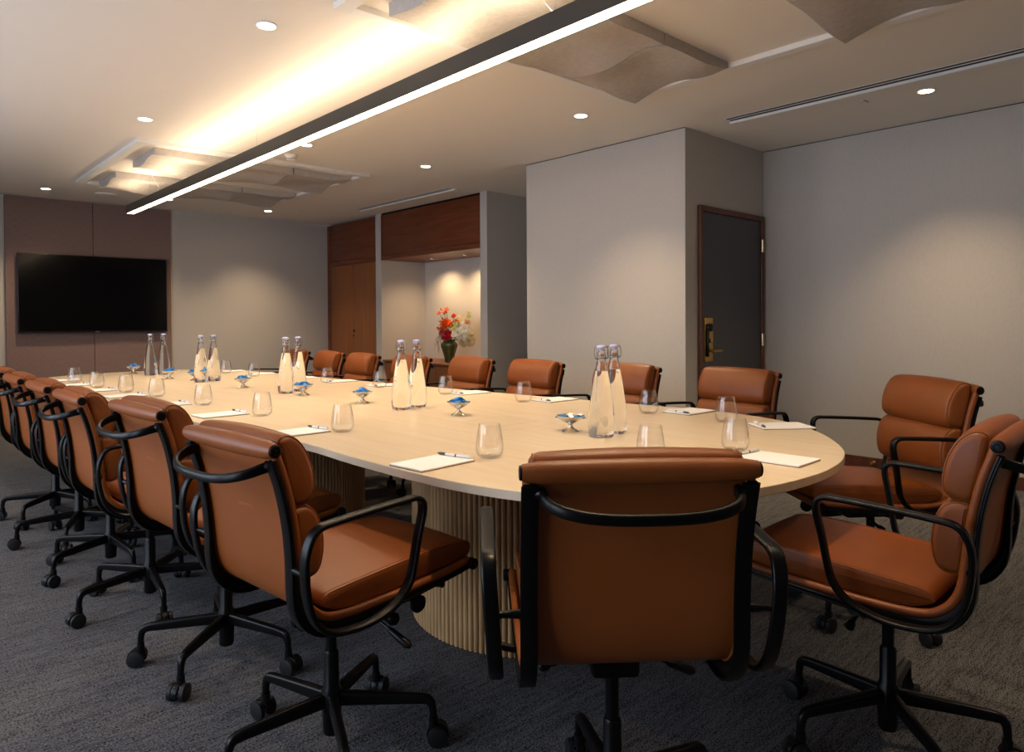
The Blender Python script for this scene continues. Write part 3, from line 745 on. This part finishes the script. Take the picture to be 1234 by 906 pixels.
for i, (x, y) in enumerate(BOT):
    r = bt if i == len(BOT)-1 else copy_tree(bt)
    r.location = (x, y, TZ); r.rotation_euler = (0, 0, math.radians(47)+random.uniform(-0.3, 0.3))
    tag(r, 'clear swing-top water bottle, %s one of %s' % (('window side' if i % 2 == 0 else 'door side'), pairn[i//2]), 'bottle', 'swing-top water bottles on the table')
# tumblers
TO = [(0.0, 0.0), (0.026, 0.0), (0.034, 0.003), (0.0425, 0.014), (0.0455, 0.028), (0.0445, 0.048), (0.0405, 0.078), (0.0350, 0.1065), (0.0345, 0.108), (0.0338, 0.1072), (0.0390, 0.078), (0.0430, 0.048), (0.0440, 0.028), (0.041, 0.0155), (0.032, 0.0065), (0.0, 0.006)]
mb = MB(); lathe(mb, smooth_prof(TO, 2), 40, cap=False)
gl = mb.build('drinking_glass', M['glass'], None, 60)
bm = bmesh.new(); bm.from_mesh(gl.data); bmesh.ops.remove_doubles(bm, verts=bm.verts, dist=5e-5); bmesh.ops.recalc_face_normals(bm, faces=bm.faces); bm.to_mesh(gl.data); bm.free()
gl.data.polygons.foreach_set('use_smooth', [True]*len(gl.data.polygons))
GLS = [(1.482, 1.724, 'beside the notepad nearest the fluted pedestal'), (1.404, 2.539, 'second along the window side, by the pen of the second notepad'), (1.368, 3.234, 'third along the window side row'), (1.32, 3.881, 'fourth along the window side row'),
       (1.268, 4.515, 'fifth along the window side row'), (1.21, 4.95, 'sixth along the window side row'), (1.153, 5.449, 'seventh along the window side row'), (1.13, 6.026, 'farthest along the window side row, before the plum wall'),
       (2.284, 6.15, 'just behind the fourth pair of bottles'), (2.304, 5.60, 'far across the table, between the third and fourth bottle pairs'), (2.449, 4.65, 'across the table before the cupboard side chair'), (2.52, 4.05, 'across the table beside the second pair of bottles'),
       (2.566, 3.389, 'across the table below the chair under the flowers'), (2.63, 2.772, 'across the table before the chair at the corridor recess'), (2.72, 2.007, 'across the table beside the nearest pair of bottles'), (2.72, 1.60, 'behind another tumbler, before the chair by the door'),
       (2.157, 1.235, 'standing in front of another tumbler at the rounded table end'), (1.832, 1.345, 'half hidden behind the chair back at the near table end')]
for i, (x, y, t) in enumerate(GLS):
    o = gl if i == len(GLS)-1 else gl.copy()
    if i < len(GLS)-1: COL.objects.link(o)
    o.location = (x, y, TZ+0.0003); tag(o, 'empty clear stemless tumbler ' + t, 'glass', 'stemless tumblers on the table')
# notepads with pens: centre, direction of the long side (deg), pen position along the far short edge
mb = MB(); box(mb, -0.1075, 0.1075, -0.076, 0.076, 0.0025, 0.0068, 0.0006, 1)
npd = empty('notepad'); mb.build('sheets', M['paper'], npd, 0)
box(MB(), -0.1085, 0.1085, -0.077, 0.077, 0.0, 0.0022).build('backing_board', M['card'], npd, 0)
pn = empty('ballpoint_pen')
mb = MB(); tube(mb, [(-0.068, 0, 0), (-0.066, 0, 0), (0.035, 0, 0)], [0.003, 0.0047, 0.0047], 10); tube(mb, [(-0.062, 0.001, 0.0055), (-0.03, 0.001, 0.0055)], 0.0013, 6)
mb.build('barrel', M['penwhite'], pn)
mb = MB(); tube(mb, [(0.035, 0, 0), (0.058, 0, 0), (0.070, 0, 0), (0.072, 0, 0)], [0.0048, 0.0045, 0.0016, 0.0006], 10); tube(mb, [(-0.012, 0, 0), (-0.006, 0, 0)], 0.0050, 10); mb.build('grip', M['pendark'], pn)
PADS = [(1.288, 1.770, 5, 'on the table edge above the nearest fluted pedestal', 0), (1.255, 2.635, 2, 'second along the window side, above the second pedestal', 0), (1.235, 3.40, 2, 'third along the window side', 0), (1.175, 4.02, 0, 'fourth along the window side', 0),
        (1.14, 4.68, 2, 'fifth along the window side', 0), (1.09, 5.18, 0, 'sixth along the window side', 0), (1.06, 5.74, 4, 'seventh along the window side', 0), (1.08, 6.28, 6, 'farthest along the window side, near the plum wall', 0),
        (2.105, 1.065, 92, 'before the chair in profile at the rounded table end', 1), (2.765, 1.375, 142, 'before the chair facing the camera beyond the table', 1), (2.895, 1.90, 178, 'before the chair in front of the grey door', 1),
        (2.80, 2.70, 178, 'behind the nearest bottles across the table', 1), (2.705, 3.33, 178, 'before the chair at the corridor recess', 1), (2.62, 4.14, 176, 'beside the second pair of bottles across the table', 1),
        (2.56, 4.66, 176, 'before the chair at the strip by the niche', 1), (2.50, 5.15, 176, 'before the chair in front of the cherry cupboard', 1), (2.45, 5.80, 176, 'far across the table beside the third pair of bottles', 1), (2.40, 6.33, 176, 'farthest across the table by the end wall', 1)]
for i, (x, y, dg, t, side) in enumerate(PADS):
    last = i == len(PADS)-1
    r = npd if last else copy_tree(npd)
    r.location = (x, y, TZ+0.0003); r.rotation_euler = (0, 0, math.radians(dg)); tag(r, 'white blank notepad ' + t, 'notepad', 'notepads laid around the table')
    p = pn if last else copy_tree(pn)
    a = math.radians(dg); ox, oy = (0.094, 0.004)
    p.location = (x+ox*math.cos(a)-oy*math.sin(a), y+ox*math.sin(a)+oy*math.cos(a), TZ+0.0003+0.0068+0.0052); p.rotation_euler = (0, 0, a+math.radians(96 if side == 0 else 84))
    tag(p, 'white pen on the notepad ' + t, 'pen', 'pens on the notepads')
# bowls of mints
mb = MB(); lathe(mb, [(0.0, 0.0), (0.034, 0.0), (0.035, 0.002), (0.028, 0.006), (0.016, 0.012), (0.009, 0.020), (0.0075, 0.026), (0.010, 0.030), (0.022, 0.036), (0.040, 0.046), (0.052, 0.058), (0.056, 0.063), (0.0555, 0.0642), (0.051, 0.060), (0.039, 0.0485), (0.022, 0.039), (0.0, 0.037)], 40, cap=False)
bw = mb.build('footed_bowl', M['silver'], None, 50)
mc = MB()
def candy(mbx):
    box(mbx, -0.015, 0.015, -0.010, 0.010, -0.007, 0.007, 0.004, 2)
    for s in (-1, 1):
        mbx.add([(s*0.013, -0.003, -0.002), (s*0.013, 0.003, 0.002), (s*0.024, 0.010, 0.004), (s*0.026, 0.003, -0.003), (s*0.026, -0.004, 0.004), (s*0.023, -0.010, -0.003)], [(0, 1, 2, 3), (0, 3, 4, 5)])
    return mbx
cd = candy(mc).build('wrapped_mint', M['blue'], None, 40)
BW = [(2.060, 1.90, 'beside the nearest pair of bottles', 2), (2.045, 2.599, 'between the first and second bottle pairs', 8), (1.976, 3.352, 'just past the second pair of bottles', 8), (1.935, 3.967, 'right in front of the middle pair of bottles', 8), (1.865, 4.714, 'between the third and fourth bottle pairs', 8),
      (1.835, 5.57, 'seen through the fourth pair of bottles', 8), (1.74, 5.865, 'in front of the last pair of bottles', 8), (1.703, 6.718, 'just beyond the last pair of bottles', 8)]
for i, (x, y, t, cnt) in enumerate(BW):
    o = bw if i == len(BW)-1 else bw.copy()
    if i < len(BW)-1: COL.objects.link(o)
    o.location = (x, y, TZ+0.0002); tag(o, 'small silver footed bowl of blue mints ' + t, 'bowl', 'silver mint bowls')
    for k in range(cnt):
        lastc = i == len(BW)-1 and k == cnt-1
        c = cd if lastc else cd.copy()
        if not lastc: COL.objects.link(c)
        a = 2*PI*k/6+random.uniform(-0.3, 0.3)
        if cnt <= 2: rr, zz = 0.036, 0.0575; a = (2.2, -0.9)[k]
        elif k < 6: rr, zz = 0.030, 0.0625
        else: rr, zz = 0.011, 0.0745; a = k*PI
        c.location = (x+rr*math.cos(a), y+rr*math.sin(a), TZ+zz); c.rotation_euler = (random.uniform(-0.6, 0.6), random.uniform(-0.6, 0.6), random.uniform(0, 6.28))
        tag(c, 'blue wrapped mint in the silver bowl ' + t, 'sweet', 'blue mints in the bowl ' + t)

# ------------------------------------------------------------------ flowers in the niche
VX, VY, VZ = 5.62, 7.335, 0.665
vs_ = empty('vase', (VX, VY, VZ)); tag(vs_, 'dark green glazed ribbed vase on the niche credenza', 'vase')
mb = MB(); prof = smooth_prof([(0.056, 0.0), (0.060, 0.004), (0.064, 0.05), (0.085, 0.13), (0.108, 0.20), (0.104, 0.235), (0.078, 0.262), (0.074, 0.275), (0.084, 0.285), (0.078, 0.284), (0.068, 0.272), (0.070, 0.255), (0.090, 0.225)], 3)
seg = 48; vv, ff = [], []
for r, z in prof:
    for k in range(seg):
        a = 2*PI*k/seg; q = r*(1+0.03*math.cos(12*a)*min(1, max(0, (0.26-z)/0.06))); vv.append((q*math.cos(a), q*math.sin(a), z))
for i in range(len(prof)-1):
    for k in range(seg): k2 = (k+1) % seg; ff.append((i*seg+k, i*seg+k2, (i+1)*seg+k2, (i+1)*seg+k))
ff.append(tuple(range(seg))[::-1])
mb.add(vv, ff); mb.build('body', M['vase'], vs_, 60)
def bloom(mbx, kind, s):
    rnd = random.Random(int(s*1e5)+len(kind))
    def ptl(az, el, ln, wd, base=0.0, curl=0.25):
        d = Vector((math.cos(az)*math.cos(el), math.sin(az)*math.cos(el), math.sin(el))); sd = Vector((-math.sin(az), math.cos(az), 0)); nn = d.cross(sd)
        rows = []
        for t, w in ((0.0, 0.25), (0.35, 0.8), (0.7, 1.0), (0.92, 0.7), (1.0, 0.25)):
            c = d*(base+ln*t) - nn*(curl*ln*(t*t))
            rows.append([c-sd*wd*w/2+nn*wd*0.12*w, c, c+sd*wd*w/2+nn*wd*0.12*w])
        v = [p for rw in rows for p in rw]; f = []
        for r in range(4):
            for c in range(2): a = r*3+c; f.append((a, a+1, a+4, a+3))
        mbx.add(v, f)
    if kind == 'double':
        for ring_, (el, cnt) in enumerate(((0.05, 12), (0.45, 11), (0.85, 9), (1.2, 6))):
            for k in range(cnt): ptl(2*PI*(k+0.5*ring_)/cnt+rnd.uniform(-.1, .1), el+rnd.uniform(-.1, .1), s*(1-0.08*ring_), s*0.55, 0.0, 0.25)
    elif kind == 'single':
        for k in range(5): ptl(2*PI*k/5+rnd.uniform(-.1, .1), 0.15+0.3*(k % 2), s, s*0.85, 0, 0.3)
        for k in range(5): ptl(2*PI*k/5+0.6, 0.6, s*0.7, s*0.6, 0, 0.2)
        for k in range(6): ptl(k, 1.2, s*0.25, s*0.12, 0, 0)
    elif kind == 'bud':
        for k in range(6): ptl(2*PI*k/6, 0.95, s, s*0.7, 0, -0.35)
        for k in range(5): ptl(2*PI*k/5+.5, 0.2, s*0.6, s*0.6, 0, 0.3)
    elif kind == 'spray':
        for q in range(16):
            c = Vector((rnd.uniform(-1, 1)*s*0.45, rnd.uniform(-1, 1)*s*0.45, rnd.uniform(-0.9, 1.0)*s))
            o0 = len(mbx.v)
            for k in range(5): ptl(2*PI*k/5+q, 0.3, s*0.28, s*0.25, 0, 0.2)
            mbx.v[o0:] = [tuple(Vector(p)+c) for p in mbx.v[o0:]]
    return mbx
FL = [ # y, z (on the vertical plane at x), dx, kind, size, mat, label
 (7.33, 1.160, -0.06, 'double', 0.085, 'orange_petal', 'big orange dahlia, the largest orange bloom of the bouquet'),
 (7.25, 1.015, -0.10, 'double', 0.080, 'red_petal', 'deep crimson peony low over the vase rim'),
 (7.03, 1.035, -0.10, 'single', 0.086, 'white_petal', 'large open white orchid facing out of the bouquet'),
 (6.93, 1.085, -0.06, 'single', 0.080, 'white_petal', 'white orchid above the cream roses, nearest the corridor'),
 (7.015, 1.125, -0.05, 'single', 0.072, 'white_petal', 'white orchid directly above the large open one'),
 (6.955, 1.005, -0.07, 'single', 0.064, 'white_petal', 'small white orchid between the large one and the cream roses'),
 (6.88, 0.935, -0.02, 'double', 0.070, 'cream_petal', 'cream rose hanging lowest beside the vase'),
 (6.98, 0.925, -0.05, 'double', 0.062, 'cream_petal', 'cream rose nestled between vase and lowest rose'),
 (6.90, 0.995, 0.02, 'double', 0.060, 'cream_petal', 'cream rose just above the lowest rose'),
 (7.12, 1.10, -0.06, 'spray', 0.090, 'lime_petal', 'lime green hydrangea spray between orange and white blooms'),
 (7.06, 1.20, 0.0, 'spray', 0.085, 'cream_petal', 'cream blossom spray above the white orchids'),
 (6.96, 1.17, 0.0, 'double', 0.045, 'peach_petal', 'pale peach bloom above the orchids against the wall'),
 (6.985, 1.275, 0.05, 'spray', 0.050, 'lime_petal', 'lime green tip spray topping the white side'),
 (7.215, 1.262, -0.02, 'double', 0.036, 'orange_petal', 'small round orange bloom standing above the bouquet centre'),
 (7.175, 1.19, 0.0, 'double', 0.045, 'coral_petal', 'coral bloom beside the big orange dahlia'),
 (7.24, 1.135, 0.0, 'bud', 0.050, 'red_petal', 'red bud tucked right of the dahlia'),
 (7.445, 1.165, -0.02, 'double', 0.042, 'coral_petal', 'coral red bloom at the cupboard side of the dahlia'),
 (7.44, 1.08, -0.03, 'bud', 0.050, 'red_petal', 'red bud under the coral bloom'),
 (7.42, 1.045, -0.06, 'double', 0.048, 'pink_petal', 'dusty pink bloom beside the crimson peony'),
 (7.49, 1.055, 0.0, 'double', 0.036, 'coral_petal', 'small coral bloom low at the cupboard side'),
 (7.555, 1.085, 0.0, 'bud', 0.042, 'orange_petal', 'orange bud hanging out at the cupboard side'),
 (7.40, 1.345, 0.0, 'single', 0.050, 'coral_petal', 'coral poppy at the very top of the bouquet'),
 (7.43, 1.305, 0.0, 'single', 0.040, 'coral_petal', 'coral poppy just under the topmost one'),
 (7.555, 1.305, 0.0, 'single', 0.040, 'coral_petal', 'lone coral poppy on a long stem at the cupboard side'),
 (7.505, 1.345, 0.0, 'bud', 0.022, 'red_petal', 'tiny red bud on a thin stem between the poppies'),
 (7.465, 1.215, 0.0, 'bud', 0.030, 'pink_petal', 'small pink bud above the coral bloom'),
]
for y, z, dx, kind, s, mt, lab in FL:
    c = Vector((VX+dx, y, z)); r = empty('flower', (VX, VY, VZ+0.2)); tag(r, lab, 'flower', 'cut flowers in the green vase')
    b = bloom(MB(), kind, s).build('bloom', M[mt], r, 0)
    b.data.polygons.foreach_set('use_smooth', [True]*len(b.data.polygons))
    b.location = c-Vector(r.location)
    ax = (c-Vector((VX+0.10, VY, VZ+0.25))).normalized(); look = (ax*0.6+Vector((-0.7, -0.4, 0.5))).normalized()
    b.rotation_euler = look.to_track_quat('Z', 'Y').to_euler()
    mb = MB(); base = Vector((VX+random.uniform(-.03, .03), VY+random.uniform(-.03, .03), VZ+0.255)); mid = base.lerp(c, 0.5)+Vector((0.02, 0, 0.03))
    tube(mb, [p-Vector(r.location) for p in catmull([base, mid, c-look*0.006], 5)], 0.0028, 6); mb.build('stem', M['stem'], r)
lfm = MB()
for k in range(70):
    az = random.uniform(0, 2*PI); rr = random.uniform(0.02, 0.16); c = Vector((math.cos(az)*rr*0.6, math.sin(az)*rr*1.1, random.uniform(0.25, 0.52))); d = (Vector((math.cos(az), math.sin(az), random.uniform(-0.2, 0.9)))).normalized(); sd = d.cross(Vector((0, 0, 1))).normalized(); nn = sd.cross(d); ln = random.uniform(0.06, 0.11); w = ln*0.3
    lfm.add([c, c+d*ln*0.4+sd*w/2+nn*0.004, c+d*ln, c+d*ln*0.4-sd*w/2+nn*0.004, c+d*ln*0.45-nn*0.006], [(0, 1, 4), (1, 2, 4), (2, 3, 4), (3, 0, 4)])
o = lfm.build('foliage', M['leaf'], None, 60); o.location = (VX, VY, VZ); tag(o, 'dark green leaf filler among the flowers in the vase', 'foliage', None, 'stuff')
mb = MB()
for k in range(16):
    y1 = 0.08+random.uniform(0, 0.16); p = [(0.0, 0.04, 0.26), (-0.02, 0.07+y1*0.3, 0.33), (-0.03+random.uniform(-.03, .03), y1, 0.30-random.uniform(0, 0.05)), (-0.02+random.uniform(-.04, .04), y1+random.uniform(0, .05), 0.24-random.uniform(0, 0.14))]
    tube(mb, catmull(p, 5), 0.0013, 5)
o = mb.build('twigs', M['twig'], None); o.location = (VX, VY, VZ); tag(o, 'thin brown curly twigs drooping beside the green vase', 'twigs', None, 'stuff')

# ------------------------------------------------------------------ world, camera
w = bpy.data.worlds.new('sky'); S.world = w; w.use_nodes = True
w.node_tree.nodes['Background'].inputs['Color'].default_value = (0.74, 0.84, 1.0, 1)
w.node_tree.nodes['Background'].inputs['Strength'].default_value = 2.7
for a, b in W:
    ld = bpy.data.lights.new('window_portal', 'AREA'); ld.shape = 'RECTANGLE'; ld.size = WZ1-WZ0; ld.size_y = b-a; ld.cycles.is_portal = True
    lo = bpy.data.objects.new('window_portal', ld); COL.objects.link(lo); lo.location = (XL-0.21, (a+b)/2, (WZ0+WZ1)/2); lo.rotation_euler = (0, -PI/2, 0)

f_px, yaw, pit, rol, cyp = 846.449, 0.743024, 0.0148709, -0.00564769, 398.447
fw = Vector((math.sin(yaw), math.cos(yaw), 0)); rt = Vector((math.cos(yaw), -math.sin(yaw), 0)); upv = Vector((0, 0, 1))
fw, upv = math.cos(pit)*fw-math.sin(pit)*upv, math.cos(pit)*upv+math.sin(pit)*fw
rt, upv = math.cos(rol)*rt+math.sin(rol)*upv, math.cos(rol)*upv-math.sin(rol)*rt
cd_ = bpy.data.cameras.new('camera'); cam = bpy.data.objects.new('camera', cd_); COL.objects.link(cam)
mw = Matrix((rt, upv, -fw)).transposed().to_4x4(); mw.translation = Vector((0, 0, 1.2)); cam.matrix_world = mw
cd_.sensor_fit = 'HORIZONTAL'; cd_.sensor_width = 36.0; cd_.lens = f_px*36/1234; cd_.shift_y = -(453-cyp)/1234; cd_.clip_start = 0.05
S.camera = cam
S.view_settings.view_transform = 'Standard'; S.view_settings.look = 'None'; S.view_settings.gamma = 1.0; S.view_settings.use_curve_mapping = False
S.view_settings.exposure = 1.48
S.cycles.use_denoising = True
S.cycles.max_bounces = 10; S.cycles.transmission_bounces = 10; S.cycles.transparent_max_bounces = 12; S.cycles.diffuse_bounces = 4; S.cycles.glossy_bounces = 4
S.cycles.caustics_refractive = True; S.cycles.caustics_reflective = False; S.cycles.blur_glossy = 0.5
S.cycles.sample_clamp_indirect = 8.0
